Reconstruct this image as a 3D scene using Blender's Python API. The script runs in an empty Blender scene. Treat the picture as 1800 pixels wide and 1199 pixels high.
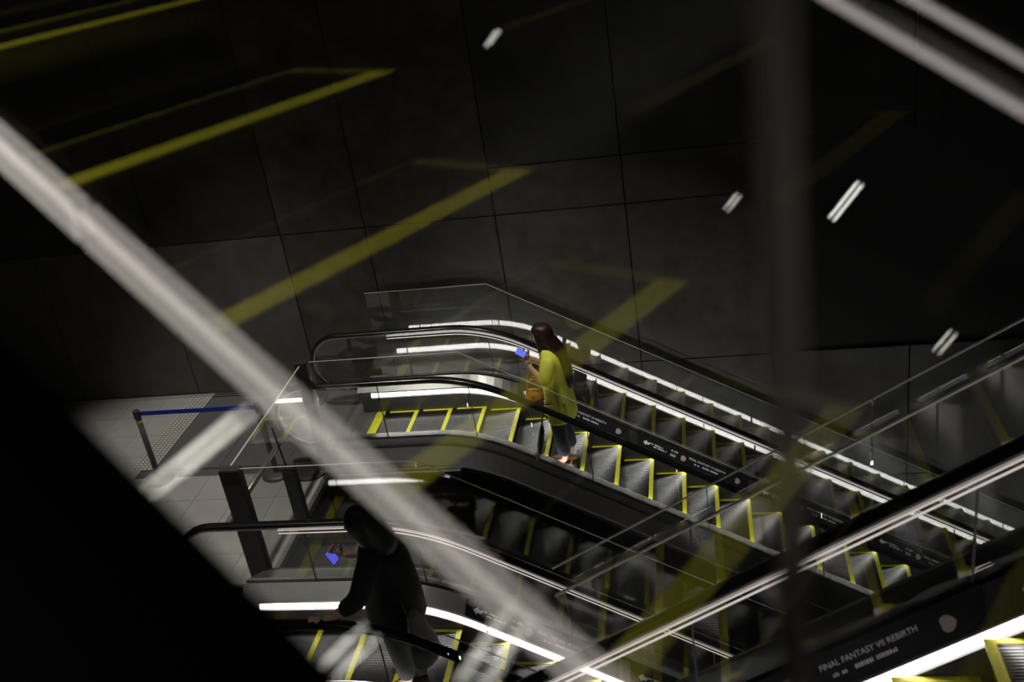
import bpy, bmesh, math, random
from mathutils import Vector, Matrix
random.seed(7)
SC = bpy.context.scene
COL = SC.collection
PI = math.pi
TAN = math.tan(math.radians(30))

# ------------------------------------------------------------------ camera
cam_d = bpy.data.cameras.new('camera')
cam = bpy.data.objects.new('camera', cam_d); COL.objects.link(cam)
yaw, pitch, roll = -0.213020432, -0.445242387, -0.160841926
fw = Vector((math.sin(yaw)*math.cos(pitch), math.cos(yaw)*math.cos(pitch), math.sin(pitch)))
rt = Vector((math.cos(yaw), -math.sin(yaw), 0)); up = rt.cross(fw)
c, s = math.cos(roll), math.sin(roll)
rt, up = c*rt+s*up, -s*rt+c*up
CAM = Vector((3.82218, -9.55316, 5.66095))
m = Matrix((rt, up, -fw)).transposed().to_4x4(); m.translation = CAM
cam.matrix_world = m
cam_d.sensor_width = 36; cam_d.lens = 1810.02/1800*36
cam_d.clip_start = .02; cam_d.clip_end = 100
cam_d.dof.use_dof = True; cam_d.dof.focus_distance = 11.0; cam_d.dof.aperture_fstop = 2.5
SC.camera = cam

# ------------------------------------------------------------------ world, light, exposure
w = bpy.data.worlds.new('world'); SC.world = w; w.use_nodes = True
w.node_tree.nodes['Background'].inputs[0].default_value = (1, .95, .88, 1)
w.node_tree.nodes['Background'].inputs[1].default_value = .0035
SC.view_settings.view_transform = 'Standard'; SC.view_settings.look = 'None'
SC.view_settings.exposure = .12; SC.view_settings.gamma = 1; SC.view_settings.use_curve_mapping = False
SC.cycles.transparent_max_bounces = 40
SC.cycles.max_bounces = 10
SC.cycles.sample_clamp_indirect = 4

def spot(name, loc, target, power, angle, size=.25, col=(1, .95, .88), blend=.6):
    l = bpy.data.lights.new(name, 'SPOT'); l.energy = power; l.spot_size = math.radians(angle); l.spot_blend = blend
    l.shadow_soft_size = size; l.color = col
    o = bpy.data.objects.new(name, l); COL.objects.link(o); o.location = loc
    o.rotation_euler = (Vector(target)-Vector(loc)).to_track_quat('-Z', 'Y').to_euler()
    return o
spot('overhead_spot', (-1.2, -1.0, 7.6), (-1.3, -1.0, 0), 1300, 50)
spot('overhead_spot', (1.9, -0.9, 7.6), (1.9, -.3, 0), 1000, 34)
spot('overhead_spot', (4.2, -0.9, 7.4), (4.2, -.2, -1.5), 260, 30)
spot('overhead_spot', (.6, -3.9, 7.6), (-.1, -3.0, 0), 500, 26)
spot('overhead_spot', (6.2, -7.6, 8.2), (5.3, -6.7, 2.4), 60, 40)

spot('overhead_spot', (1.6, -9.3, 9.6), (1.6, -8.65, 5.55), 430, 52, .15)  # unseen spot added to brighten the yellow step edges mirrored in the guard

# ------------------------------------------------------------------ materials
MATS = {}
def mat(name, col=(.5, .5, .5), metal=0., rough=.5, emit=None, strength=0., noise=0., nscale=20., stretch=(1, 1, 1), bump=0., spec=.5, aniso=0.):
    if name in MATS: return MATS[name]
    m = bpy.data.materials.new(name); m.use_nodes = True; MATS[name] = m
    nt = m.node_tree; b = nt.nodes['Principled BSDF']
    b.inputs['Base Color'].default_value = (*col, 1); b.inputs['Metallic'].default_value = metal
    b.inputs['Roughness'].default_value = rough; b.inputs['Specular IOR Level'].default_value = spec
    if aniso: b.inputs['Anisotropic'].default_value = aniso
    if emit: b.inputs['Emission Color'].default_value = (*emit, 1); b.inputs['Emission Strength'].default_value = strength
    if noise or bump:
        tc = nt.nodes.new('ShaderNodeTexCoord'); mp = nt.nodes.new('ShaderNodeMapping'); mp.inputs['Scale'].default_value = stretch
        n = nt.nodes.new('ShaderNodeTexNoise'); n.inputs['Scale'].default_value = nscale; n.inputs['Detail'].default_value = 5
        nt.links.new(tc.outputs['Object'], mp.inputs[0]); nt.links.new(mp.outputs[0], n.inputs['Vector'])
        if noise:
            r = nt.nodes.new('ShaderNodeMapRange'); r.inputs[1].default_value = .3; r.inputs[2].default_value = .7
            r.inputs[3].default_value = 1-noise; r.inputs[4].default_value = 1+noise
            mx = nt.nodes.new('ShaderNodeVectorMath'); mx.operation = 'SCALE'; mx.inputs[0].default_value = col
            nt.links.new(n.outputs[0], r.inputs[0]); nt.links.new(r.outputs[0], mx.inputs['Scale']); nt.links.new(mx.outputs[0], b.inputs['Base Color'])
        if bump:
            bp = nt.nodes.new('ShaderNodeBump'); bp.inputs['Strength'].default_value = bump; bp.inputs['Distance'].default_value = .01
            nt.links.new(n.outputs[0], bp.inputs['Height']); nt.links.new(bp.outputs[0], b.inputs['Normal'])
    return m

def glass_mat(name, tint=(.955, .965, .955), f0=.045):
    m = bpy.data.materials.new(name); m.use_nodes = True; MATS[name] = m
    nt = m.node_tree; nt.nodes.remove(nt.nodes['Principled BSDF']); out = nt.nodes['Material Output']
    tr = nt.nodes.new('ShaderNodeBsdfTransparent'); tr.inputs[0].default_value = (*tint, 1)
    gl = nt.nodes.new('ShaderNodeBsdfGlossy'); gl.inputs['Roughness'].default_value = 0.0; gl.inputs['Color'].default_value = (1, 1, 1, 1)
    ge = nt.nodes.new('ShaderNodeNewGeometry'); d = nt.nodes.new('ShaderNodeVectorMath'); d.operation = 'DOT_PRODUCT'
    nt.links.new(ge.outputs['Incoming'], d.inputs[0]); nt.links.new(ge.outputs['Normal'], d.inputs[1])
    a = nt.nodes.new('ShaderNodeMath'); a.operation = 'ABSOLUTE'; nt.links.new(d.outputs['Value'], a.inputs[0])
    i = nt.nodes.new('ShaderNodeMath'); i.operation = 'SUBTRACT'; i.inputs[0].default_value = 1; nt.links.new(a.outputs[0], i.inputs[1])
    p = nt.nodes.new('ShaderNodeMath'); p.operation = 'POWER'; p.inputs[1].default_value = 5; nt.links.new(i.outputs[0], p.inputs[0])
    f = nt.nodes.new('ShaderNodeMath'); f.operation = 'MULTIPLY_ADD'; f.inputs[1].default_value = 1-f0; f.inputs[2].default_value = f0; nt.links.new(p.outputs[0], f.inputs[0])
    mx = nt.nodes.new('ShaderNodeMixShader'); nt.links.new(f.outputs[0], mx.inputs[0]); nt.links.new(tr.outputs[0], mx.inputs[1]); nt.links.new(gl.outputs[0], mx.inputs[2])
    nt.links.new(mx.outputs[0], out.inputs[0])
    return m

def tread_mat():
    m = mat('grooved_tread', (.13, .13, .128), 1., .20)
    nt = m.node_tree; b = nt.nodes['Principled BSDF']
    tc = nt.nodes.new('ShaderNodeTexCoord'); wv = nt.nodes.new('ShaderNodeTexWave'); wv.wave_type = 'BANDS'; wv.bands_direction = 'Y'
    wv.inputs['Scale'].default_value = 18; wv.inputs['Distortion'].default_value = 0
    bp = nt.nodes.new('ShaderNodeBump'); bp.inputs['Strength'].default_value = .25; bp.inputs['Distance'].default_value = .004
    nt.links.new(tc.outputs['Object'], wv.inputs['Vector']); nt.links.new(wv.outputs['Fac'], bp.inputs['Height']); nt.links.new(bp.outputs[0], b.inputs['Normal'])
    return m

GLASS = glass_mat('clear_glass')
NEARGLASS = glass_mat('guard_glass', (.97, .97, .97), .05)
TREAD = tread_mat()
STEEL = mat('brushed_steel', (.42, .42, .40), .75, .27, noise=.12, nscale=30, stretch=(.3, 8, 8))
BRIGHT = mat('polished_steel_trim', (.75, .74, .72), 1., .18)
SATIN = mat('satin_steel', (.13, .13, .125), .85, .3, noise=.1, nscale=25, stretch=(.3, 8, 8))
EDGE = mat('glass_edge', (.55, .56, .52), .2, .4)
DARKSTEEL = mat('dark_steel', (.10, .10, .10), .9, .38, noise=.15, nscale=20)
BLACKCLAD = mat('black_cladding', (.012, .012, .012), 0., .5, noise=.2, nscale=8)
MATTE = mat('matte_black', (.004, .004, .004), 0., 1., spec=0.)
BLACK = mat('black_rubber', (.008, .008, .009), 0., .22)
PANEL = mat('black_panel', (.012, .012, .016), 0., .35)
YELLOW = mat('yellow_paint', (.80, .77, .03), 0., .45, noise=.18, nscale=60)
LIGHT = mat('white_light_strip', (.9, .9, .9), 0., .4, (1, .95, .95), 11.)
LIGHT2 = mat('added_warm_glow', (.9, .9, .9), 0., .4, (1, .90, .82), 2.3)
LIGHT3 = mat('rail_glint_warm', (.9, .9, .9), 0., .4, (1, .90, .86), 2.2)
WHITE = mat('white_print', (.95, .95, .96), 0., .5)
RED = mat('red_print', (.35, .10, .08), 0., .5)
GREYP = mat('grey_print', (.5, .42, .38), 0., .5)

# ------------------------------------------------------------------ mesh helpers
def link(name, me, m, parent=None, smooth=False):
    o = bpy.data.objects.new(name, me); COL.objects.link(o)
    if m is not None and not me.materials: me.materials.append(m)
    if smooth:
        for p in me.polygons: p.use_smooth = True
    if parent is not None: o.parent = parent
    return o
def mk(name, verts, faces, m, parent=None, smooth=False, fix=True):
    me = bpy.data.meshes.new(name); me.from_pydata([tuple(v) for v in verts], [], faces)
    if fix:
        b = bmesh.new(); b.from_mesh(me); bmesh.ops.recalc_face_normals(b, faces=b.faces); b.to_mesh(me); b.free()
    me.update()
    return link(name, me, m, parent, smooth)
def boxes(name, bs, m, parent=None, bevel=0.):
    V, F = [], []
    for (x0, x1, y0, y1, z0, z1) in bs:
        k = len(V)
        V += [(x, y, z) for x in (x0, x1) for y in (y0, y1) for z in (z0, z1)]
        F += [tuple(k+i for i in f) for f in ((0, 1, 3, 2), (4, 6, 7, 5), (0, 4, 5, 1), (2, 3, 7, 6), (0, 2, 6, 4), (1, 5, 7, 3))]
    o = mk(name, V, F, m, parent)
    if bevel:
        b = bmesh.new(); b.from_mesh(o.data); bmesh.ops.bevel(b, geom=b.edges[:], offset=bevel, segments=2, affect='EDGES'); b.to_mesh(o.data); b.free()
    return o
def sweepv(name, path, prof, m, parent, sx=1, smooth=False):
    """closed profile [(y,z)] carried vertically along path [(x,z)]"""
    V, F = [], []; n = len(prof)
    for (x, z) in path: V += [(sx*x, y, z+dz) for (y, dz) in prof]
    for i in range(len(path)-1):
        for j in range(n):
            F.append((i*n+j, i*n+(j+1) % n, (i+1)*n+(j+1) % n, (i+1)*n+j))
    F += [tuple(range(n-1, -1, -1)), tuple((len(path)-1)*n+j for j in range(n))]
    return mk(name, V, F, m, parent, smooth)
def sweepn(name, path, prof, m, parent, sx=1, yc=0., smooth=True):
    """closed profile [(y,n)] carried along path [(x,z)] square to the path"""
    V, F = [], []; n = len(prof); L = len(path)
    for i, (x, z) in enumerate(path):
        a = path[max(i-1, 0)]; b = path[min(i+1, L-1)]
        t = Vector((b[0]-a[0], b[1]-a[1])); t.normalize(); nn = Vector((-t.y, t.x))
        V += [(sx*(x+nn.x*q), yc+y, z+nn.y*q) for (y, q) in prof]
    for i in range(L-1):
        for j in range(n): F.append((i*n+j, i*n+(j+1) % n, (i+1)*n+(j+1) % n, (i+1)*n+j))
    F += [tuple(range(n-1, -1, -1)), tuple((L-1)*n+j for j in range(n))]
    return mk(name, V, F, m, parent, smooth)
def poly_slab(name, pts, y0, y1, m, parent, sx=1):
    """polygon [(x,z)] given thickness in y"""
    n = len(pts); V = [(sx*x, y0, z) for x, z in pts]+[(sx*x, y1, z) for x, z in pts]
    F = [tuple(range(n)), tuple(range(2*n-1, n-1, -1))]+[(i, (i+1) % n, n+(i+1) % n, n+i) for i in range(n)]
    return mk(name, V, F, m, parent)
def lathe(name, prof, m, parent=None, seg=20, loc=(0, 0, 0)):
    V, F = [], []; n = len(prof)
    for i in range(seg):
        a = 2*PI*i/seg; V += [(loc[0]+r*math.cos(a), loc[1]+r*math.sin(a), loc[2]+z) for r, z in prof]
    for i in range(seg):
        k = (i+1) % seg
        for j in range(n-1): F.append((i*n+j, k*n+j, k*n+j+1, i*n+j+1))
    F += [tuple(i*n for i in range(seg)), tuple(i*n+n-1 for i in range(seg))]
    return mk(name, V, F, m, parent, True)
def tube(name, pts, r, m, parent=None, seg=10):
    pts = [Vector(p) for p in pts]; V, F = [], []
    for i, p in enumerate(pts):
        t = (pts[min(i+1, len(pts)-1)]-pts[max(i-1, 0)]).normalized()
        a = t.cross(Vector((0, 0, 1)) if abs(t.z) < .9 else Vector((1, 0, 0))).normalized(); b = t.cross(a)
        rr = r[i] if isinstance(r, (list, tuple)) else r
        V += [p+a*rr*math.cos(2*PI*k/seg)+b*rr*math.sin(2*PI*k/seg) for k in range(seg)]
    for i in range(len(pts)-1):
        for k in range(seg): F.append((i*seg+k, i*seg+(k+1) % seg, (i+1)*seg+(k+1) % seg, (i+1)*seg+k))
    F += [tuple(range(seg)), tuple((len(pts)-1)*seg+k for k in range(seg))]
    return mk(name, V, F, m, parent, True)
def empty(name, loc=(0, 0, 0), rz=0.):
    o = bpy.data.objects.new(name, None); COL.objects.link(o); o.location = loc; o.rotation_euler = (0, 0, rz); o.empty_display_size = .2
    return o
def tag(o, label=None, cat=None, group=None, kind=None):
    if label: o['label'] = label
    if cat: o['category'] = cat
    if group: o['group'] = group
    if kind: o['kind'] = kind
    return o
def struct(o, label=None):
    o['kind'] = 'structure'
    if label: o['label'] = label
    return o
FONT_CACHE = {}
def text_mesh(txt, size):
    k = (txt, size)
    if k not in FONT_CACHE:
        cu = bpy.data.curves.new('text', 'FONT'); cu.body = txt; cu.size = size; cu.extrude = .0008; cu.align_x = 'LEFT'
        o = bpy.data.objects.new('text', cu); COL.objects.link(o)
        dg = bpy.context.evaluated_depsgraph_get(); dg.update()
        me = bpy.data.meshes.new_from_object(o.evaluated_get(dg)); bpy.data.objects.remove(o)
        FONT_CACHE[k] = me
    return FONT_CACHE[k]

# ------------------------------------------------------------------ the building
def build_shell():
    # far wall of dark polished stone, panel by panel
    STONE = mat('dark_stone', (.030, .028, .025), 0., .30, noise=.30, nscale=3.5, bump=.04)
    STONE2 = mat('brown_stone', (.048, .043, .036), 0., .34, noise=.35, nscale=6, bump=.05)
    STONE3 = mat('grey_stone', (.075, .072, .064), 0., .34, noise=.2, nscale=4, bump=.04)
    base = boxes('wall_far', [(-9, 14, 1.12, 1.3, -4.3, 9)], mat('joint_black', (.004, .004, .004), 0, .8)); struct(base, 'dark wall of polished stone panels behind the escalators')
    xs = [-8.97, -7.37, -5.77, -4.17, -2.57, -.97, .05, 1.56, 3.0, 4.48, 5.95, 7.4, 8.9, 10.4, 11.9]
    for i in range(len(xs)-1):
        x0, x1 = xs[i]+.006, xs[i+1]-.006
        zs = [-4.3, -1.6, .1, 2.03, 2.57, 5.6, 8.8] if xs[i] >= 1.5 else [-4.3, -1.6, 0.03, 2.03, 5.2, 8.8]
        for a, b in zip(zs[:-1], zs[1:]):
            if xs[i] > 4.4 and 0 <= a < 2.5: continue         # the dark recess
            mm = STONE2 if (xs[i] >= -.98 and xs[i] < 4.4 and a < 2.5) else STONE3 if (xs[i] < -.98 and a < 2) else STONE
            d = random.uniform(0, .004)
            boxes('stone_panel', [(x0, x1, 1.06+d, 1.12, a+.005, b-.005)], mm, base, .003)
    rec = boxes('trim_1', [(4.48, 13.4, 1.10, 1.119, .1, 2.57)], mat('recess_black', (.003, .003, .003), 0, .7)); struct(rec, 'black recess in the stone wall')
    # upper landing floor
    FL = mat('floor_slab', (.10, .10, .10), 0., .6)
    fl = boxes('floor', [(-9, -.24, -9.6, 1.06, -.35, -.012), (-.24, 0, .97, 1.06, -.35, -.012)], FL); struct(fl, 'pale tiled floor of the upper landing')
    TILE = mat('floor_tile', (.40, .39, .37), 0., .32, noise=.08, nscale=5)
    # tiles share one mesh
    proto = None
    for i in range(11):
        for j in range(13):
            x1 = -.245-.46*i; y1 = 1.055-.46*j
            cx, cy = x1-.23, y1-.23
            if cx > -2.4 and cy > -.62: continue
            if -2.75 < cx < -2.3 and cy > -.62: continue
            if cx > -2.4 and -4.5 < cy < -2.75: continue
            if proto is None:
                proto = boxes('floor_tile', [(-.228, .228, -.228, .228, -.012, 0)], TILE, fl); o = proto
            else:
                o = proto.copy(); COL.objects.link(o); o.parent = fl
            o.location = (cx, cy, 0)
    # tactile paving
    TAC = mat('tactile_tile', (.26, .25, .22), 0., .5)
    V, F = [], []
    def addbox(x0, x1, y0, y1, z0, z1, t=0.):
        k = len(V); V.extend([(x0, y0, z0), (x1, y0, z0), (x1, y1, z0), (x0, y1, z0), (x0+t, y0+t, z1), (x1-t, y0+t, z1), (x1-t, y1-t, z1), (x0+t, y1-t, z1)])
        F.extend([tuple(k+i for i in f) for f in ((3, 2, 1, 0), (4, 5, 6, 7), (0, 1, 5, 4), (1, 2, 6, 5), (2, 3, 7, 6), (3, 0, 4, 7))])
    addbox(-.148, .148, -.148, .148, -.012, .001)
    nbase = len(F)
    for a in range(6):
        for b in range(6):
            x, y = -.125+.05*a, -.125+.05*b; addbox(x-.013, x+.013, y-.013, y+.013, .001, .008, .005)
    tp = None
    for k in range(6):
        if tp is None:
            tp = mk('tactile_tile', V, F, TAC, fl); o = tp
            tp.data.materials.append(mat('tactile_stud', (.85, .84, .78), .3, .3))
            for p in tp.data.polygons: p.material_index = 1 if p.index >= nbase else 0
        else: o = tp.copy(); COL.objects.link(o); o.parent = fl
        o.location = (-2.535, -.47+.3*k, 0)
    # steel floor plates in front of the two combs
    for k, yc in enumerate((0., -3.6)):
        PL = mat('floor_plate_steel', (.20, .20, .20), .45, .36, noise=.10, nscale=10, stretch=(.4, 14, 1))
        for a in range(3):
            boxes('floor_plate', [(-2.37+.78*a, -2.37+.78*(a+1)-.006, yc-.63, yc+.96 if k == 0 else yc+.85, -.012, .001)], PL, fl)
    bb = boxes('baseboard_far', [(-9, .0, 1.03, 1.06, 0, .05)], BRIGHT); struct(bb, 'steel skirting along the foot of the stone wall')
    lo = boxes('floor_lower', [(-9, 16, -14, 1.06, -4.35, -4.0)], mat('lower_floor', (.03, .03, .03), 0., .4)); struct(lo, 'dark floor of the hall below')
    sl = boxes('trim_2', [(-.24, -.20, -2.6, -1.02, -.35, .0)], DARKSTEEL); struct(sl, 'steel edge of the landing slab at the void')
build_shell()

# ------------------------------------------------------------------ escalators
def zpath(x, x0, xe, wd):
    """0 before x0, falls at 30 degrees to xe, then flat; rounded over +-wd"""
    def kink(x, k):
        if x <= k-wd: return 0.
        if x >= k+wd: return -TAN*(x-k)
        return -TAN*(x-k+wd)**2/(4*wd)
    if wd == 0: return -TAN*(min(max(x, x0), xe)-x0)
    return kink(x, x0)-kink(x, xe)

def escalator(name, label, loc, rz, sx, rise, opt):
    root = empty(name, loc, rz); tag(root, label, 'escalator')
    run = rise/TAN
    X0 = 1.36; XE = X0+run+.70          # balustrade bends
    XL = XE+1.75                        # lower comb
    zb = lambda x, wd=.45: zpath(x, X0, XE, wd)
    def xs(a, b, n=None):
        pts = [a]
        for k in (X0, XE):
            pts += [k-.45+.09*i for i in range(11)]
        pts += [X0+.45+(XE-X0-.9)*i/8 for i in range(9)]
        pts = sorted(p for p in pts if a < p < b)
        return [a]+pts+[b]
    path = lambda a, b: [(x, zb(x)) for x in xs(a, b)]
    # ---- steps: nosing positions from the comb downwards
    nos = [(.46, 0), (.86, 0), (1.26, 0), (1.65, -.04), (2.03, -.19)]
    n_mid = int(round((rise-.4)/.2))
    for k in range(n_mid): nos.append((2.39+.3464*k, -.4-.2*k))
    lx, lz = nos[-1]
    nos += [(lx+.36, lz-.16), (lx+.74, lz-.2), (lx+1.14, lz-.2)]
    outer = [(-.4, 0), (0, 0), (-.012, -.06), (-.04, -.14), (-.058, -.215)]
    inner = [(-.4, -.03), (-.03, -.03), (-.042, -.07), (-.07, -.14), (-.085, -.215)]
    V, F = [], []
    for y in (-.398, .398):
        V += [(sx*x, y, z) for x, z in outer]+[(sx*x, y, z) for x, z in inner]
    n = 5
    for i in range(4):
        F += [(i, i+1, 10+i+1, 10+i), (n+i, 10+n+i, 10+n+i+1, n+i+1), (i, n+i, n+i+1, i+1), (10+i, 10+i+1, 10+n+i+1, 10+n+i)]
    F += [(0, 10, 15, 5), (4, 9, 19, 14)]
    step0 = None
    for (x, z) in nos:
        if step0 is None:
            st = step0 = mk('step', V, F, TREAD, root)
            h = .003
            fwid = .065 if opt.get('thin_sides') else .045
            a, b2 = sorted((0, -sx*fwid)), sorted((-sx*.346, -sx*fwid))
            sw = .008 if opt.get('thin_sides') else .030
            rr_ = sorted((-sx*.349, -sx*.341)) if opt.get('thin_sides') else sorted((-sx*.40, -sx*.399))
            yb = boxes('yellow_border', [(a[0], a[1], -.396, .396, .0005, h), (rr_[0], rr_[1], -.396, .396, .0005, h), (b2[0], b2[1], .396-sw, .396, .0005, h), (b2[0], b2[1], -.396, -.396+sw, .0005, h)], YELLOW, st)
            b0 = yb
        else:
            st = step0.copy(); COL.objects.link(st); st.parent = root
            q = b0.copy(); COL.objects.link(q); q.parent = st
        st.location = (sx*x, 0, z+opt.get('step_dz', 0.))
    # ---- comb plates
    zl = zb(XL)
    for (xa, xb, z) in ((-.24, .06, .002), (lx+1.15, lx+1.45, zl+.002)):
        x0, x1 = sorted((sx*xa, sx*xb))
        cp = boxes('comb_plate', [(x0, x1, -.4, .4, z-.02, z)], STEEL, root)
        if z > zl-.0:
            ya, yb_ = (xb-.10, xb) if z > -.1 else (xa, xa+.10)
            q = sorted((sx*ya, sx*yb_)); boxes('comb_teeth', [(q[0], q[1], -.4+.02*k, -.386+.02*k, z, z+.006) for k in range(40)], YELLOW, cp)
    # ---- balustrades
    for sd in (1, -1):
        far = sd == 1
        top = .34 if far else .25
        yo = .965 if far else opt.get('near_deck', .97)
        S = lambda prof: [(sd*y, z) for y, z in prof]
        # skirt panel, light strip in pieces, inner deck panel, outer deck
        lz0, lz1 = (.195, .235) if far else (.150, .205)
        sk = lz0-.010
        sweepv('skirt_panel', path(-.20, XL-.2), S([(.402, -.33), (.412, -.33), (.412, sk), (.402, sk)]), DARKSTEEL, root, sx)
        seams = [-.09, 1.85]
        while seams[-1] < XL-.6: seams.append(min(seams[-1]+2.4, XL-.5))
        for a, b in (zip(seams[:-1], seams[1:]) if not opt.get('nolight') else ()):
            sweepv('light_strip', path(a+.012, b-.012), S([(.408, lz0), (.424, lz0-.008), (.436, lz1), (.420, lz1)]), LIGHT, root, sx)
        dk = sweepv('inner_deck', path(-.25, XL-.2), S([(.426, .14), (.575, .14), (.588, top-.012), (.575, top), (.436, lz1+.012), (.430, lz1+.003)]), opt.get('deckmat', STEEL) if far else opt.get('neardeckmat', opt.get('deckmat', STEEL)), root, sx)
        tm = opt.get('trimmat', STEEL)
        om = opt.get('outermat', STEEL)
        sweepv('outer_deck', path(-.25, XL-.2), S([(.615, .16), (yo, .12), (yo, .17), (.615, top)]), om if far else opt.get('nearmat', om), root, sx)
        sweepv('deck_trim', path(-.25, XL-.2), S([(yo-.012, .165), (yo+.004, .12), (yo+.012, .165), (yo+.004, .185)]), tm, root, sx)
        sweepv('side_cladding', path(-.20, XL-.1), S([(yo-.02, -.85), (yo, -.85), (yo, .13), (yo-.02, .13)]), BLACKCLAD, root, sx)
        if opt.get('open_far') and far: continue
        # balustrade glass panels
        js = [0.40, 1.36]
        while js[-1] < XL-1.9: js.append(js[-1]+1.15)
        js += [XL-.55]
        # newel glass
        def newel(xc, dirn):
            return [(xc+dirn*.33*math.cos(a), .575+.33*math.sin(a)) for a in [PI/2-i*PI/12 for i in range(13)]]
        loop = [(-.42-.325*math.sin(i*PI/12), .585+.325*math.cos(i*PI/12)) for i in range(13)]      # over the upper end
        poly_slab('glass_panel', [(.397, top-.02), (.397, .90)]+loop[:-1]+[(-.42, top-.06), (-.25, top-.02)], sd*.595, sd*.605, GLASS, root, sx)
        for a, b in zip(js[:-1], js[1:]):
            pa = path(a+.003, b-.003)
            boxes('glass_joint', [(min(sx*(a-.004), sx*(a+.004)), max(sx*(a-.004), sx*(a+.004)), sd*.6-.007, sd*.6+.007, zb(a)+top, zb(a)+.88)], BLACKCLAD, root)
            poly_slab('glass_panel', [(x, z+top-.02) for x, z in pa]+[(x, z+.90) for x, z in reversed(pa)], sd*.595, sd*.605, GLASS, root, sx)
        lp2 = [(XL-.25+.325*math.sin(i*PI/12), zl+.585+.325*math.cos(i*PI/12)) for i in range(13)]
        poly_slab('glass_panel', [(XL-.547, zl+top-.02), (XL-.547, zl+.90)]+lp2[:-1]+[(XL-.3, zl+top-.02)], sd*.595, sd*.605, GLASS, root, sx)
        # handrail belt, guide rail
        hp = [(-.42+.16, .235)]+[(-.42-.345*math.sin(i*PI/14), .58-.345*math.cos(i*PI/14)) for i in range(15)]
        hp += [(x, z+.925) for x, z in path(-.41, XL-.26)]
        hp += [(XL-.25+.345*math.sin(i*PI/14), zl+.58+.345*math.cos(i*PI/14)) for i in range(15)]+[(XL-.41, zl+.235)]
        belt = [(-.040, -.012), (-.030, -.017), (.030, -.017), (.040, -.012), (.041, .004), (.034, .014), (.015, .019), (-.015, .019), (-.034, .014), (-.041, .004)]
        hr = sweepn('handrail', [(x, z) for x, z in hp], [(a, -b if False else b) for a, b in belt], BLACK, root, sx, sd*.6)
        gp = [(-.42-.315*math.sin(i*PI/14), .58-.315*math.cos(i*PI/14)) for i in range(15)]+[(x, z+.895) for x, z in path(-.41, XL-.26)]
        sweepn('guide_rail', gp, [(-.024, -.008), (.024, -.008), (.026, .008), (-.026, .008)], opt.get('guidemat', BRIGHT), root, sx, sd*.6, False)
        if opt.get('hline') and far:  # glowing lines stand in for skirt light reflected in the guide rail
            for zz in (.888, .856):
                sweepv('painted_rail_glint', path(.2, XL-.3), S([(.562, zz-.0035), (.570, zz-.0035), (.570, zz+.0035), (.562, zz+.0035)]), opt['hline'], root, sx)
    # ---- underside
    sweepv('underside_panel', path(.02, XL-.1), [(-opt.get('near_deck', .97), -.87), (.965, -.87), (.965, -.84), (-opt.get('near_deck', .97), -.84)], BLACKCLAD, root, sx)
    # ---- glass guards standing on the outer decks
    for (yg, hgt, xa, xb, bottom) in opt['guards']:
        js = [xa]+[x for x in opt.get('gj', [.64, 1.36, 1.98, 3.38, 4.78, 6.18, 7.58]) if xa < x < xb]+[xb]
        for a, b in zip(js[:-1], js[1:]):
            z = lambda x: zpath(x, X0, XE, 0)
            q = [x for x in (X0, XE) if a+.003 < x < b-.003]
            px = [a+.003]+q+[b-.003]
            gp = poly_slab('guard_panel', [(x, z(x)+bottom) for x in px]+[(x, z(x)+hgt) for x in reversed(px)], yg-.005, yg+.005, opt.get('guardglass', GLASS), root, sx)
            sweepv('glass_edge', [(x, z(x)+hgt) for x in px], [(yg-.005, -.003), (yg+.005, -.003), (yg+.005, .003), (yg-.005, .003)], EDGE, gp, sx)
    return root, zb

def place_text(parent, txt, size, x, v, zb, sx, sd, m=WHITE, name='lettering'):
    """write on the inner deck panel; x along the run, v 0..1 up the panel"""
    up_ = Vector((0, sd*.139, .105)); 
    ex = Vector((math.cos(PI/6), 0, -math.sin(PI/6))) if sx == 1 else Vector((math.cos(PI/6), 0, math.sin(PI/6)))
    uu = up_.normalized(); ey = (uu-ex*uu.dot(ex)).normalized(); ez = ex.cross(ey)
    base = Vector((sx*x, sd*.436, zb(x)+.247))+up_*v+ez*(.004 if ez.z > 0 else -.004)
    me = text_mesh(txt, size) if isinstance(txt, str) else txt
    o = bpy.data.objects.new(name, me); COL.objects.link(o)
    if not me.materials: me.materials.append(m)
    mm = Matrix((ex, ey, ez)).transposed().to_4x4(); mm.translation = base; o.matrix_local = mm
    o.parent = parent
    if name == 'small_print': o['kind'] = 'stuff'
    return o
def flat_mesh(pts, th=.0008):
    n = len(pts); me = bpy.data.meshes.new('print')
    me.from_pydata([(x, y, 0) for x, y in pts]+[(x, y, th) for x, y in pts], [], [tuple(range(n-1, -1, -1)), tuple(range(n, 2*n))]+[(i, (i+1) % n, n+(i+1) % n, n+i) for i in range(n)])
    return me
ARROW = flat_mesh([(0, .028), (.04, .062), (.04, .042), (.078, .042), (.078, .014), (.04, .014), (.04, -.006)])
SMALLROW = {}
def row_mesh(n, seed):
    r = random.Random(seed); V, F = [], []; x = 0.
    for i in range(n):
        wd = r.uniform(.005, .011)
        if r.random() < .18: x += .012; continue
        k = len(V); h = r.choice((.014, .018, .018)); V += [(x, 0, 0), (x+wd, 0, 0), (x+wd, h, 0), (x, h, 0)]; F.append((k, k+1, k+2, k+3)); x += wd+.0035
    me = bpy.data.meshes.new('print_row'); me.from_pydata(V, [], F); return me
ROWA, ROWB, ROWC = row_mesh(26, 1), row_mesh(14, 2), row_mesh(7, 3)
BLOB = flat_mesh([(.035+.033*math.cos(a)*(1+.15*math.cos(3*a)), .04+.036*math.sin(a)) for a in [2*PI*i/12 for i in range(12)]])
for me_ in (ARROW, ROWA, ROWB, ROWC): me_.materials.append(WHITE)
BLOB.materials.append(GREYP)
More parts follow.
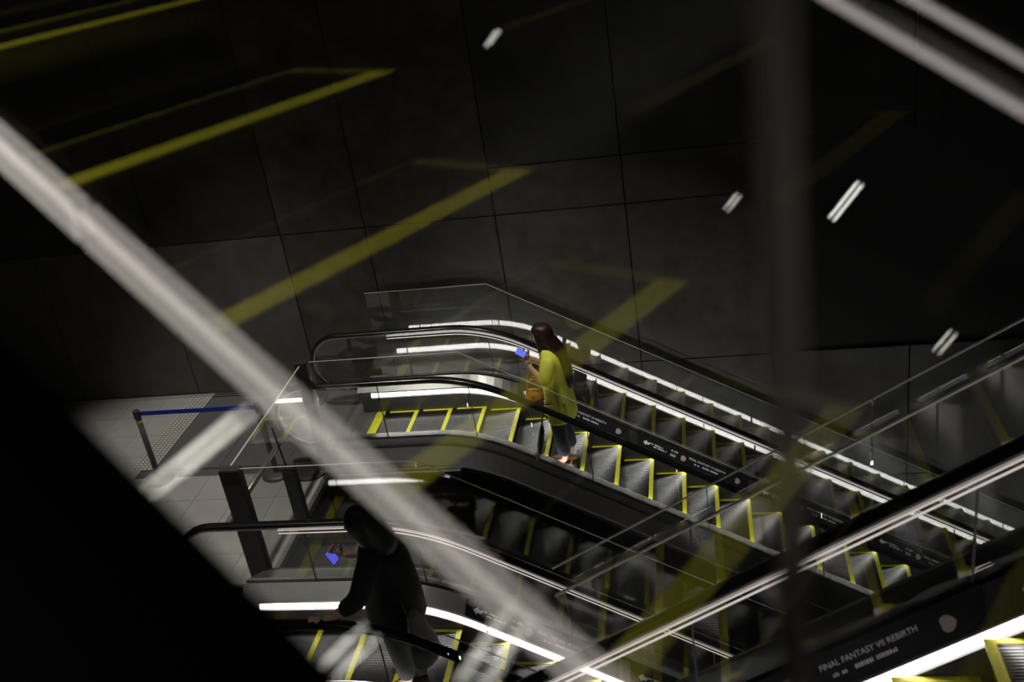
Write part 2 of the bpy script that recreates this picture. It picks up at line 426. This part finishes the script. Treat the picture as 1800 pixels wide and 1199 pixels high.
def advert(root, zb, sx, x0, period, count):
    """black advertising films on the deck with their print"""
    for k in range(count):
        xa = x0+period*k; L = 1.2
        pa = [(xa+L*i/10, zb(xa+L*i/10)) for i in range(11)]
        film = sweepv('advert_film', pa, [(.441, .2525), (.572, .3515), (.5705, .353), (.4395, .254)], PANEL, root, sx)
        g = lambda t: xa+t*.866 if sx == 1 else xa+L-t*.866
        place_text(film, ARROW, 0, g(.06), .30, zb, sx, 1, name='arrow')
        place_text(film, ROWB, 0, g(.15), .50, zb, sx, 1, name='small_print'); place_text(film, ROWB, 0, g(.19), .34, zb, sx, 1, name='small_print')
        place_text(film, ROWC, 0, g(.42), .62, zb, sx, 1, name='small_print'); place_text(film, flat_mesh_w, 0, g(.40), .26, zb, sx, 1, name='date_box')
        place_text(film, BLOB, 0, g(.52), .2, zb, sx, 1, name='round_print')
        place_text(film, 'FINAL FANTASY VII REBIRTH', .036, g(.64), .56, zb, sx, 1)
        place_text(film, ROWA, 0, g(.70), .30, zb, sx, 1, name='small_print')
        place_text(film, BLOB, 0, g(1.20), .2, zb, sx, 1, name='round_print')
flat_mesh_w = flat_mesh([(0, 0), (.065, 0), (.065, .030), (0, .030)]); flat_mesh_w.materials.append(mat('dim_white_print', (.45, .45, .47), 0, .5))

HL1 = mat('rail_glint_white', (.8, .8, .8), 0., .4, (1, .94, .9), .35)
HL3 = mat('rail_glint_pink', (.8, .8, .8), 0., .4, (1, .86, .80), .48)
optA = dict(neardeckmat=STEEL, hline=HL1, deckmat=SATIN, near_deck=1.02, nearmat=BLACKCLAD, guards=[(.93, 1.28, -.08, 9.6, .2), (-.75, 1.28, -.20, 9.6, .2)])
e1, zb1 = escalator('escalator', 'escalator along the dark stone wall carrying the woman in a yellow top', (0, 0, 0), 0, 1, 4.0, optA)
advert(e1, zb1, 1, 1.62, 1.29, 5)
DECK3 = mat('pale_steel', (.55, .55, .53), .55, .26, noise=.1, nscale=25, stretch=(.3, 8, 8))
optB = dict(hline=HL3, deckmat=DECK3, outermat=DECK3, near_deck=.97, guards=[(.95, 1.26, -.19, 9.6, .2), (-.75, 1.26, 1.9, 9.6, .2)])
e3, zb3 = escalator('escalator', 'escalator carrying the person in black, white light along its skirt', (0, -3.6, 0), 0, 1, 4.0, optB)
advert(e3, zb3, 1, 1.68, 1.29, 4)
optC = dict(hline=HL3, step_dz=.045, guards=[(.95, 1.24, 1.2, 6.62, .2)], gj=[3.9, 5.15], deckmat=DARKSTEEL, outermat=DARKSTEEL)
e4, zb4 = escalator('escalator', 'escalator crossing the others, rising the opposite way with a glossy black handrail', (9.61, -6.6, 4.32), 0, -1, 4.32, optC)
advert(e4, zb4, -1, 3.49, 1.29, 3)
boxes('fascia_plate', [(-.22, 1.25, -1.06, -1.03, -.03, .11)], STEEL, e1, .01)
# slim rail clamped to the guard of the crossing escalator
z4 = lambda x: zpath(x, 1.36, 99, 0)
sweepv('guard_rail', [(1.3, z4(1.3)+1.09), (6.62, z4(6.62)+1.09)], [(.925, -.005), (.939, -.005), (.939, .006), (.925, .006)], EDGE, e4, -1)
# the escalator the picture is taken from, at an angle to the others
U = Vector((math.cos(PI/6), -.5, 0)); N5 = Vector((.5, math.cos(PI/6), 0))
XC, YC5 = 6.12, .75
o5 = CAM-U*XC-N5*YC5
optD = dict(guards=[(.97, 2.6, -.24, 9.6, .95)], gj=[3.2, 5.1, 8.2], deckmat=MATTE, outermat=MATTE, nearmat=MATTE, trimmat=MATTE, guardglass=NEARGLASS, guidemat=MATTE, nolight=True, open_far=True, thin_sides=True, near_deck=.68)
e5, zb5 = escalator('escalator', 'escalator at an angle, seen through and mirrored in its own tall glass guard', (o5.x, o5.y, 6.855), -PI/6, 1, 4.0, optD)
pth5 = [(x, zpath(x, 1.36, 99, 0)) for x in (-.2, 1.36, 8.0)]
sweepv('guard_base_panel', pth5, [(.945, .17), (.985, .17), (.985, .955), (.945, .955)], MATTE, e5)
for xa, xb in ((-.2, 1.36), (1.36, 4.945), (4.957, 8.0)):  # glowing strip added so its mirror image makes the pale diagonal band
    sweepv('added_glow_panel', [(x, zpath(x, 1.36, 99, 0)) for x in (xa, xb)], [(.612, .525), (.622, .525), (.622, .570), (.612, .570)], LIGHT2, e5)
sweepv('painted_rail_glint', pth5, [(-.575, .800), (-.560, .800), (-.560, .818), (-.575, .818)], LIGHT3, e5)  # glow added here and below for the bright guide-rail lines
sweepv('painted_rail_glint', pth5, [(-.575, .878), (-.560, .878), (-.560, .894), (-.575, .894)], LIGHT3, e5)

boxes('mullion', [(5.943, 5.954, 1.10, 1.112, -3.3, 1.4)], mat('mullion_grey', (.20, .19, .17), .3, .5), e5)
# lamps added to make the white streaks: small twin-tube ones on this escalator's outer deck, larger ones hanging beyond it (met only as mirror images)
def pix(px, py): return (fw+rt*((px-900)/1810.02)-up*((py-599.5)/1810.02)).normalized()
def mirror_p(p):
    d = (p-CAM).dot(N5)-.22
    return p-N5*2*d
def mirror_v(v): return v-N5*2*v.dot(N5)
def twin(parent, p, v, ln, sep, rad, m, inv):
    a = v.cross(Vector((0, 0, 1))).normalized()
    for k in (-1, 1):
        q = p+a*sep*.5*k
        tube('added_tube', [inv@(q-v*ln*.5), inv@(q+v*ln*.5)], rad, m, parent, 8)
ADDED_TUBE = mat('added_tube_white', (.9, .9, .9), 0., .4, (1, .98, .86), 4.6)
ADDED_TUBE_C = mat('added_tube_soft', (.9, .9, .9), 0., .4, (1, .97, .85), 4.)
ADDED_TUBE_B = mat('added_tube_bright', (.9, .9, .9), 0., .4, (1, .98, .92), 9)
bpy.context.view_layer.update()
i5 = e5.matrix_world.inverted()
for (p0, p1, dn) in (((262, 868), (430, 728), .46), ((835, 1198), (905, 1085), .45), ((565, 1198), (640, 1120), .43)):
    ra, rb = pix(*p0), pix(*p1); tm_ = dn/(((ra+rb)*.5).dot(N5))
    A, B = CAM+ra*tm_, CAM+rb*tm_
    mid, v = mirror_p((A+B)*.5), mirror_v((B-A).normalized())
    hold = tube('added_deck_lamp', [i5@(mid-v*.02), i5@(mid-v*.02-Vector((0, 0, .06)))], .006, MATTE, e5, 8)
    twin(hold, mid, v, (B-A).length, .024, .0026, ADDED_TUBE, i5)
for (p0, p1, dist, mm, sep) in (((1238, 422), (1298, 342), 3.4, ADDED_TUBE_C, .03), ((1462, 385), (1512, 322), 3.4, ADDED_TUBE_B, .035), ((1610, 660), (1676, 584), 3.4, ADDED_TUBE_C, .03), ((826, 128), (876, 52), 3.4, ADDED_TUBE_C, .035)):
    A, B = CAM+pix(*p0)*dist, CAM+pix(*p1)*dist
    mid, v = mirror_p((A+B)*.5), mirror_v((B-A).normalized())
    r_ = empty('added_tube_lamp', mid); tag(r_, 'brightest added twin tube lamp beyond the glass, mirrored as a dazzling white streak' if mm is ADDED_TUBE_B else 'added twin tube lamp beyond the glass, mirrored as a dim slanting streak', 'lamp', 'added tube lamps')
    inv = Matrix.Translation(-mid)
    hb = tube('added_lamp_housing', [inv@(mid-v*(B-A).length*.5+Vector((0, 0, .05))), inv@(mid+v*(B-A).length*.5+Vector((0, 0, .05)))], .012, MATTE, r_, 8)
    tube('added_lamp_hanger', [Vector((0, 0, .05)), Vector((0, 0, 3.2))], .006, MATTE, r_, 6)
    twin(r_, mid, v, (B-A).length, sep, .0055, mm, inv)

# ------------------------------------------------------------------ landing barriers, stanchions
POST = mat('dark_post', (.035, .034, .032), .3, .45, noise=.1, nscale=15)
def barrier():
    r = empty('glass_barrier', (-.3, -1.7, 0)); tag(r, 'glass barrier between two dark posts at the landing edge, with a steel rail', 'barrier')
    p = boxes('post', [(-.09, .09, -.96, -.86, 0, 1.245)], POST, r, .006)
    p = boxes('post', [(-.055, .075, .93, 1.02, 0, 1.275)], POST, r, .006)
    g = boxes('glass_panel', [(-.006, .006, -.86, .93, .06, 1.245)], GLASS, r)
    boxes('glass_edge', [(-.007, .007, -.88, .95, 1.243, 1.251)], EDGE, g)
    rl = tube('rail', [(-.15, -1.0, .70), (-.15, .0, .70), (-.15, 1.02, .70)], .028, STEEL, r, 14)
    for y in (-.9, .97): boxes('rail_bracket', [(-.15, -.05, y-.012, y+.012, .685, .715)], STEEL, r)
    lathe('base_plate', [(0, 0), (.215, 0), (.215, .012), (.20, .02), (0, .02)], POST, r, 28, (-.17, .93, .001))
    return r
barrier()
def mid_post():
    r = empty('barrier_post', (-.13, -1.91, 0)); tag(r, 'short dark post with a thin rod, behind the glass barrier', 'post')
    boxes('post', [(-.06, .06, -.045, .045, 0, .80)], POST, r, .005)
    tube('rod', [(-.02, 0, .80), (-.05, .0, 1.22)], .009, POST, r, 8)
mid_post()
def stanchion(x, y, label):
    r = empty('belt_stanchion', (x, y, 0)); tag(r, label, 'stanchion', 'belt stanchions on the landing')
    GR = mat('stanchion_grey', (.10, .095, .085), .2, .5)
    lathe('base', [(0, 0), (.16, 0), (.16, .012), (.12, .03), (.03, .04), (0, .04)], GR, r, 24, (0, 0, .001))
    tube('post', [(0, 0, .035), (0, 0, .80)], .030, GR, r, 14)
    lathe('head', [(0, 0), (.034, 0), (.036, .02), (.036, .09), (.030, .10), (0, .10)], POST, r, 18, (0, 0, .78))
    lathe('band', [(.0302, 0), (.0312, 0), (.0312, .05), (.0302, .05)], mat('yellow_band', (.35, .33, .05), 0, .5), r, 18, (0, 0, .71))
    return r
stanchion(-2.22, -.82, 'grey belt stanchion beside the tactile paving strip')
stanchion(-.84, -.82, 'grey belt stanchion beside the glass barrier')
bl = boxes('retractable_belt', [(-2.185, -.875, -.823, -.819, .815, .865)], mat('blue_webbing', (.012, .05, .62), 0, .6, noise=.1, nscale=80))
tag(bl, 'blue retractable belt stretched between the two stanchions', 'belt')

# ------------------------------------------------------------------ people
def skin(name, joints, edges, m, parent, sub=2, root=0):
    me = bpy.data.meshes.new(name); me.from_pydata([j[0] for j in joints], edges, [])
    o = bpy.data.objects.new(name, me); COL.objects.link(o)
    o.modifiers.new('s', 'SKIN'); o.modifiers['s'].use_smooth_shade = True
    for i, j in enumerate(joints):
        r = j[1]; me.skin_vertices[0].data[i].radius = r if isinstance(r, tuple) else (r, r)
        me.skin_vertices[0].data[i].use_root = (i == root)
    sb = o.modifiers.new('u', 'SUBSURF'); sb.levels = sub; sb.render_levels = sub
    dg = bpy.context.evaluated_depsgraph_get(); dg.update()
    nm = bpy.data.meshes.new_from_object(o.evaluated_get(dg)); bpy.data.objects.remove(o)
    nm.materials.clear()
    return link(name, nm, m, parent, True)
def chain(n, start=0): return [(start+i, start+i+1) for i in range(n-1)]
def blob(name, rings, m, parent, seg=18, wob=0.):
    """rings: (centre, rx, ry) stacked; closed ends"""
    V, F = [], []; rr = random.Random(5)
    for (c3, rx, ry) in rings:
        for k in range(seg):
            a = 2*PI*k/seg; f = 1+wob*math.sin(5*a+c3[2]*9)+rr.uniform(-wob, wob)*.4
            V.append((c3[0]+rx*f*math.cos(a), c3[1]+ry*f*math.sin(a), c3[2]))
    for i in range(len(rings)-1):
        for k in range(seg): F.append((i*seg+k, i*seg+(k+1) % seg, (i+1)*seg+(k+1) % seg, (i+1)*seg+k))
    F += [tuple(range(seg)), tuple((len(rings)-1)*seg+k for k in range(seg))]
    o = mk(name, V, F, m, parent, True)
    b = bmesh.new(); b.from_mesh(o.data); bmesh.ops.subdivide_edges(b, edges=b.edges[:], cuts=1, use_grid_fill=True, smooth=.6); b.to_mesh(o.data); b.free()
    for p in o.data.polygons: p.use_smooth = True
    return o
SKIN = mat('skin', (.55, .36, .26), 0., .5)
def hand(name, wrist, direction, upv, m, parent, curl=.5):
    """palm and five fingers; direction = along the hand, upv = back of the hand"""
    d = Vector(direction).normalized(); u2 = Vector(upv); u2 = (u2-d*u2.dot(d)).normalized(); sdv = d.cross(u2)
    W = Vector(wrist); J = [(W, (.022, .022)), (W+d*.04, (.034, .018)), (W+d*.085, (.036, .016))]; E = [(0, 1), (1, 2)]
    for k, (off, ln) in enumerate(((-.030, .060), (-.010, .070), (.010, .067), (.029, .052))):
        a = W+d*.085+sdv*off; i = len(J)
        b1 = a+d*ln*.45-u2*curl*ln*.25; b2 = b1+d*ln*.25*(1-curl)-u2*ln*.4*curl-d*0; b3 = b2+(d*(.35-curl)-u2*curl)*ln*.4
        J += [(a+d*.01, .010), (b1, .009), (b2, .0085), (b3, .007)]; E += [(2, i), (i, i+1), (i+1, i+2), (i+2, i+3)]
    i = len(J); t = W+d*.03-sdv*.035
    J += [(t, .012), (t+d*.03-sdv*.02-u2*.01, .011), (t+d*.055-sdv*.012-u2*.03, .009)]; E += [(1, i), (i, i+1), (i+1, i+2)]
    return skin(name, J, E, m, parent, 1)

def woman():
    r = empty('person', (2.17, -.22, -.4)); tag(r, 'person in a loose yellow top with long dark hair, looking at a lit phone', 'person')
    # facing -x; local z from the step
    N = Vector
    body = [(N((.02, 0, .88)), (.10, .13)), (N((.03, 0, 1.10)), (.095, .12)), (N((.02, 0, 1.28)), (.10, .15)), (N((-.01, 0, 1.38)), (.06, .08)), (N((-.045, 0, 1.44)), .048), (N((-.07, 0, 1.50)), (.072, .070)), (N((-.085, 0, 1.565)), (.092, .078)), (N((-.07, 0, 1.63)), (.06, .055)),
            (N((.01, -.085, .80)), .085), (N((.0, -.085, .47)), .058), (N((.03, -.085, .10)), .038), (N((-.12, -.09, .03)), .030), (N((-.19, -.09, .02)), .020),
            (N((.03, .085, .80)), .085), (N((.04, .085, .47)), .058), (N((.08, .085, .10)), .038), (N((-.07, .09, .03)), .030), (N((-.14, .09, .02)), .020),
            (N((0, -.165, 1.325)), .048), (N((-.04, -.20, 1.08)), .042), (N((-.17, -.13, 1.21)), .030), (N((-.215, -.095, 1.265)), .024),
            (N((0, .165, 1.325)), .048), (N((-.06, .19, 1.10)), .042), (N((-.19, .10, 1.21)), .030), (N((-.235, .045, 1.27)), .024)]
    ed = [(0, 1), (1, 2), (2, 3), (3, 4), (4, 5), (5, 6), (6, 7), (0, 8), (8, 9), (9, 10), (10, 11), (11, 12), (0, 13), (13, 14), (14, 15), (15, 16), (16, 17), (2, 18), (18, 19), (19, 20), (20, 21), (2, 22), (22, 23), (23, 24), (24, 25)]
    b = skin('body', body, ed, SKIN, r, 2)
    hand('hand', (-.215, -.095, 1.265), (-.45, .25, .75), (-.6, -.6, -.2), SKIN, r, .6)
    hand('hand', (-.235, .045, 1.27), (-.45, -.1, .75), (-.6, .6, -.2), SKIN, r, .6)
    # face
    F_ = mat('face_dark', (.03, .015, .012), 0, .5)
    blob('nose', [(N((-.168, 0, 1.515)), .004, .004), (N((-.170, 0, 1.525)), .014, .012), (N((-.160, 0, 1.555)), .010, .008), (N((-.150, 0, 1.57)), .004, .004)], SKIN, r, 10)
    for y in (-.032, .032): blob('eye', [(N((-.155, y, 1.562)), .004, .006), (N((-.157, y, 1.568)), .008, .014), (N((-.155, y, 1.575)), .004, .006)], F_, r, 8)
    blob('mouth', [(N((-.152, 0, 1.478)), .004, .012), (N((-.155, 0, 1.484)), .008, .022), (N((-.152, 0, 1.490)), .004, .012)], mat('lips', (.45, .15, .13), 0, .4), r, 8)
    H = mat('dark_brown_hair', (.030, .012, .010), 0., .42, noise=.4, nscale=18, stretch=(6, 6, .6), bump=.3)
    hair = blob('hair', [(N((.185, 0, .93)), .020, .05), (N((.185, 0, .97)), .032, .09), (N((.170, 0, 1.08)), .045, .115), (N((.155, 0, 1.18)), .052, .13), (N((.125, 0, 1.30)), .062, .13), (N((.078, 0, 1.40)), .078, .118), (N((.022, 0, 1.48)), .090, .105), (N((-.030, 0, 1.545)), .105, .102), (N((-.045, 0, 1.60)), .112, .100), (N((-.050, 0, 1.64)), .095, .085), (N((-.055, 0, 1.668)), .050, .045)], H, r, 20, .02)
    for sdy in (-1, 1):
        blob('hair_lock', [(N((-.085, sdy*.082, 1.40)), .012, .010), (N((-.075, sdy*.088, 1.46)), .025, .016), (N((-.085, sdy*.088, 1.55)), .032, .018), (N((-.075, sdy*.065, 1.63)), .03, .016)], H, r, 10)
    Yl = mat('yellow_fabric', (.86, .86, .10), 0., .75, noise=.15, nscale=9, stretch=(1, 1, .3), bump=.5)
    blob('top', [(N((.035, 0, .60)), .165, .225), (N((.035, 0, .64)), .170, .225), (N((.035, 0, .80)), .160, .215), (N((.03, 0, 1.0)), .142, .195), (N((.025, 0, 1.2)), .130, .195), (N((.01, 0, 1.33)), .115, .200), (N((-.005, 0, 1.395)), .085, .14), (N((-.03, 0, 1.425)), .060, .075)], Yl, r, 26, .045)
    for J in ([(N((.0, -.13, 1.365)), .085), (N((-.005, -.185, 1.28)), .088), (N((-.03, -.215, 1.15)), .086), (N((-.05, -.215, 1.07)), .08)], [(N((.0, .13, 1.365)), .085), (N((-.01, .18, 1.28)), .088), (N((-.05, .205, 1.15)), .086), (N((-.07, .20, 1.08)), .08)]):
        skin('sleeve', J, chain(4), Yl, r, 2)
    Nv = mat('navy_trousers', (.012, .014, .035), 0., .8, noise=.2, nscale=25)
    skin('trousers', [(N((.02, 0, .88)), (.12, .15)), (N((.01, -.085, .74)), .105), (N((.0, -.088, .47)), .085), (N((.03, -.088, .14)), .075), (N((.03, .085, .74)), .105), (N((.04, .088, .47)), .085), (N((.08, .088, .14)), .075)], [(0, 1), (1, 2), (2, 3), (0, 4), (4, 5), (5, 6)], Nv, r, 2)
    SH = mat('tan_sandal', (.42, .24, .12), 0., .5)
    for (x, y) in ((.0, -.09), (.05, .09)):
        sh = blob('shoe', [(N((x-.05, y, .0)), .145, .045), (N((x-.05, y, .012)), .150, .048), (N((x-.05, y, .022)), .148, .046)], SH, r, 16)
        tube('strap', [(x+.075, y-.042, .02), (x+.085, y-.03, .07), (x+.095, y, .085), (x+.085, y+.03, .07), (x+.075, y+.042, .02)], .007, SH, sh, 6)
    return r
woman()
def phone(label, loc, rot, strength, size=(.075, .15), col=(.25, .33, 1)):
    r = empty('phone', loc); r.rotation_euler = rot; tag(r, label, 'phone')
    boxes('case', [(-size[0]/2, size[0]/2, -size[1]/2, size[1]/2, -.008, 0)], mat('phone_blue', (.02, .03, .12), 0, .3), r, .003)
    boxes('screen', [(-size[0]/2+.004, size[0]/2-.004, -size[1]/2+.005, size[1]/2-.005, .0, .0012)], mat('phone_screen%g' % strength, (.02, .02, .05), 0, .2, col, strength), r)
phone('phone with a lit blue screen held by the person in yellow', (1.885, -.265, .985), (.15, -.75, .75), .9, (.075, .15), (.16, .22, 1))
def handbag():
    r = empty('handbag', (1.985, -.44, .50)); tag(r, 'small orange handbag hanging from the arm of the person in yellow', 'handbag'); r.scale = (.82, .82, .9)
    O = mat('orange_leather', (.80, .27, .06), 0., .5, noise=.25, nscale=14)
    blob('bag_body', [((0, 0, 0), .10, .05), ((0, 0, .015), .115, .062), ((0, 0, .09), .105, .055), ((0, 0, .15), .085, .03), ((0, 0, .165), .08, .02)], O, r, 20)
    blob('bag_base', [((0, 0, -.004), .10, .05), ((0, 0, .01), .117, .064), ((0, 0, .03), .116, .063)], mat('maroon_leather', (.10, .02, .015), 0, .5), r, 20)
    for y in (-.025, .025): tube('strap', [(-.07, y, .15), (-.06, y, .24), (.0, y*1.3, .31), (.06, y*1.3, .30), (.075, y, .24), (.07, y, .15)], .007, O, r, 8)
    tube('clasp', [(-.02, -.058, .10), (.02, -.058, .10)], .008, mat('gold_clasp', (.7, .5, .2), 1, .3), r, 8)
handbag()
def umbrella():
    r = empty('umbrella', (1.94, -.42, -.38)); tag(r, 'closed dark umbrella hanging beside the person in yellow', 'umbrella')
    UM = mat('dark_olive_fabric', (.03, .03, .012), 0, .7, noise=.2, nscale=20)
    tube('canopy', [(-.02, 0, .07), (-.01, 0, .14), (.03, 0, .34), (.07, 0, .52), (.08, 0, .58)], [.008, .022, .036, .028, .012], UM, r, 12)
    tube('shaft', [(-.03, 0, .0), (-.02, 0, .08)], .005, STEEL, r, 8)
    tube('handle', [(.08, 0, .58), (.09, 0, .66), (.11, 0, .70), (.14, 0, .69), (.145, 0, .65)], .010, UM, r, 8)
umbrella()

def dark_person():
    r = empty('person', (1.34, -3.80, -.03)); tag(r, 'person in black holding the handrail and a lit phone', 'person')
    N = Vector
    BK = mat('black_fabric', (.010, .010, .010), 0., .85, noise=.2, nscale=15, bump=.3)
    body = [(N((.03, 0, .86)), (.12, .15)), (N((.03, 0, 1.08)), (.12, .14)), (N((.02, 0, 1.26)), (.11, .16)), (N((-.02, 0, 1.35)), (.06, .08)), (N((-.06, 0, 1.40)), .05), (N((-.09, 0, 1.45)), (.075, .072)), (N((-.105, 0, 1.51)), (.093, .08)), (N((-.09, 0, 1.57)), (.06, .055)),
            (N((.02, -.09, .80)), .09), (N((.01, -.09, .46)), .06), (N((.04, -.09, .10)), .04), (N((-.11, -.095, .03)), .03),
            (N((.02, .09, .80)), .09), (N((.03, .09, .46)), .06), (N((.06, .09, .10)), .04), (N((-.09, .095, .03)), .03),
            (N((0, -.18, 1.30)), .06), (N((-.09, -.30, 1.08)), .045), (N((-.30, -.36, .97)), .034), (N((-.37, -.375, .965)), .026),
            (N((0, .18, 1.32)), .06), (N((-.08, .21, 1.08)), .045), (N((-.25, .10, 1.16)), .032), (N((-.30, .05, 1.20)), .025)]
    ed = [(0, 1), (1, 2), (2, 3), (3, 4), (4, 5), (5, 6), (6, 7), (0, 8), (8, 9), (9, 10), (10, 11), (0, 12), (12, 13), (13, 14), (14, 15), (2, 16), (16, 17), (17, 18), (18, 19), (2, 20), (20, 21), (21, 22), (22, 23)]
    skin('body', body, ed, SKIN, r, 2)
    hand('hand', (-.37, -.375, .965), (-1, -.05, .0), (0, 0, 1), SKIN, r, .35)
    hand('hand', (-.30, .05, 1.20), (-.5, -.2, .7), (-.6, .6, -.2), SKIN, r, .6)
    H = mat('black_hair', (.010, .008, .007), 0., .5, noise=.3, nscale=18, stretch=(6, 6, .6), bump=.3)
    blob('hair', [(N((.06, 0, 1.24)), .05, .08), (N((.06, 0, 1.28)), .09, .125), (N((.035, 0, 1.36)), .125, .135), (N((-.005, 0, 1.44)), .142, .13), (N((-.035, 0, 1.52)), .148, .125), (N((-.05, 0, 1.58)), .135, .115), (N((-.06, 0, 1.625)), .10, .085), (N((-.065, 0, 1.65)), .05, .045)], H, r, 18, .02)
    blob('nose', [(N((-.188, 0, 1.455)), .004, .004), (N((-.190, 0, 1.465)), .014, .012), (N((-.180, 0, 1.50)), .008, .008)], SKIN, r, 10)
    for y in (-.032, .032): blob('eye', [(N((-.175, y, 1.507)), .004, .006), (N((-.178, y, 1.513)), .008, .014), (N((-.175, y, 1.52)), .004, .006)], mat('face_dark'), r, 8)
    blob('jacket', [(N((.04, 0, .68)), .215, .23), (N((.04, 0, .72)), .22, .235), (N((.045, 0, .92)), .215, .22), (N((.04, 0, 1.10)), .195, .215), (N((.02, 0, 1.25)), .165, .225), (N((.0, 0, 1.33)), .12, .17), (N((-.02, 0, 1.375)), .08, .09)], BK, r, 24, .02)
    skin('sleeve', [(N((.01, -.10, 1.30)), .11), (N((.0, -.18, 1.30)), .10), (N((-.05, -.245, 1.18)), .092), (N((-.10, -.30, 1.07)), .082), (N((-.24, -.342, 1.0)), .062)], chain(5), BK, r, 2)
    skin('sleeve', [(N((.01, .10, 1.30)), .11), (N((.0, .18, 1.31)), .10), (N((-.05, .20, 1.18)), .092), (N((-.09, .21, 1.07)), .082), (N((-.22, .12, 1.14)), .062)], chain(5), BK, r, 2)
    skin('trousers', [(N((.03, 0, .84)), (.14, .17)), (N((.02, -.09, .72)), .11), (N((.01, -.09, .46)), .085), (N((.04, -.09, .12)), .07), (N((.02, .09, .72)), .11), (N((.03, .09, .46)), .085), (N((.06, .09, .12)), .07)], [(0, 1), (1, 2), (2, 3), (0, 4), (4, 5), (5, 6)], BK, r, 2)
    for (x, y) in ((-.02, -.095), (0.0, .095)): blob('shoe', [(N((x-.02, y, .0)), .14, .045), (N((x-.02, y, .03)), .145, .05), (N((x-.0, y, .07)), .10, .045), (N((x+.03, y, .09)), .05, .04)], BK, r, 14)
dark_person()
phone('phone with a lit blue screen held by the person in black', (.99, -3.80, 1.20), (.25, -.7, .6), .8, (.07, .145), (.13, .14, 1))
def tote():
    r = empty('tote_bag', (1.60, -3.98, .42)); tag(r, 'pale grey tote bag hanging from the shoulder of the person in black', 'bag')
    G = mat('grey_canvas', (.16, .16, .15), 0., .8, noise=.2, nscale=14, bump=.3)
    blob('bag_body', [((0, 0, 0), .10, .16), ((0, 0, .02), .11, .17), ((-.02, 0, .2), .07, .14), ((-.04, 0, .36), .03, .09), ((-.05, 0, .40), .015, .06)], G, r, 18)
    for y in (-.04, .04): tube('strap', [(-.05, y, .39), (-.10, y, .60), (-.17, y+.05, .82), (-.22, y+.05, .90)], .009, mat('black_fabric'), r, 8)
tote()
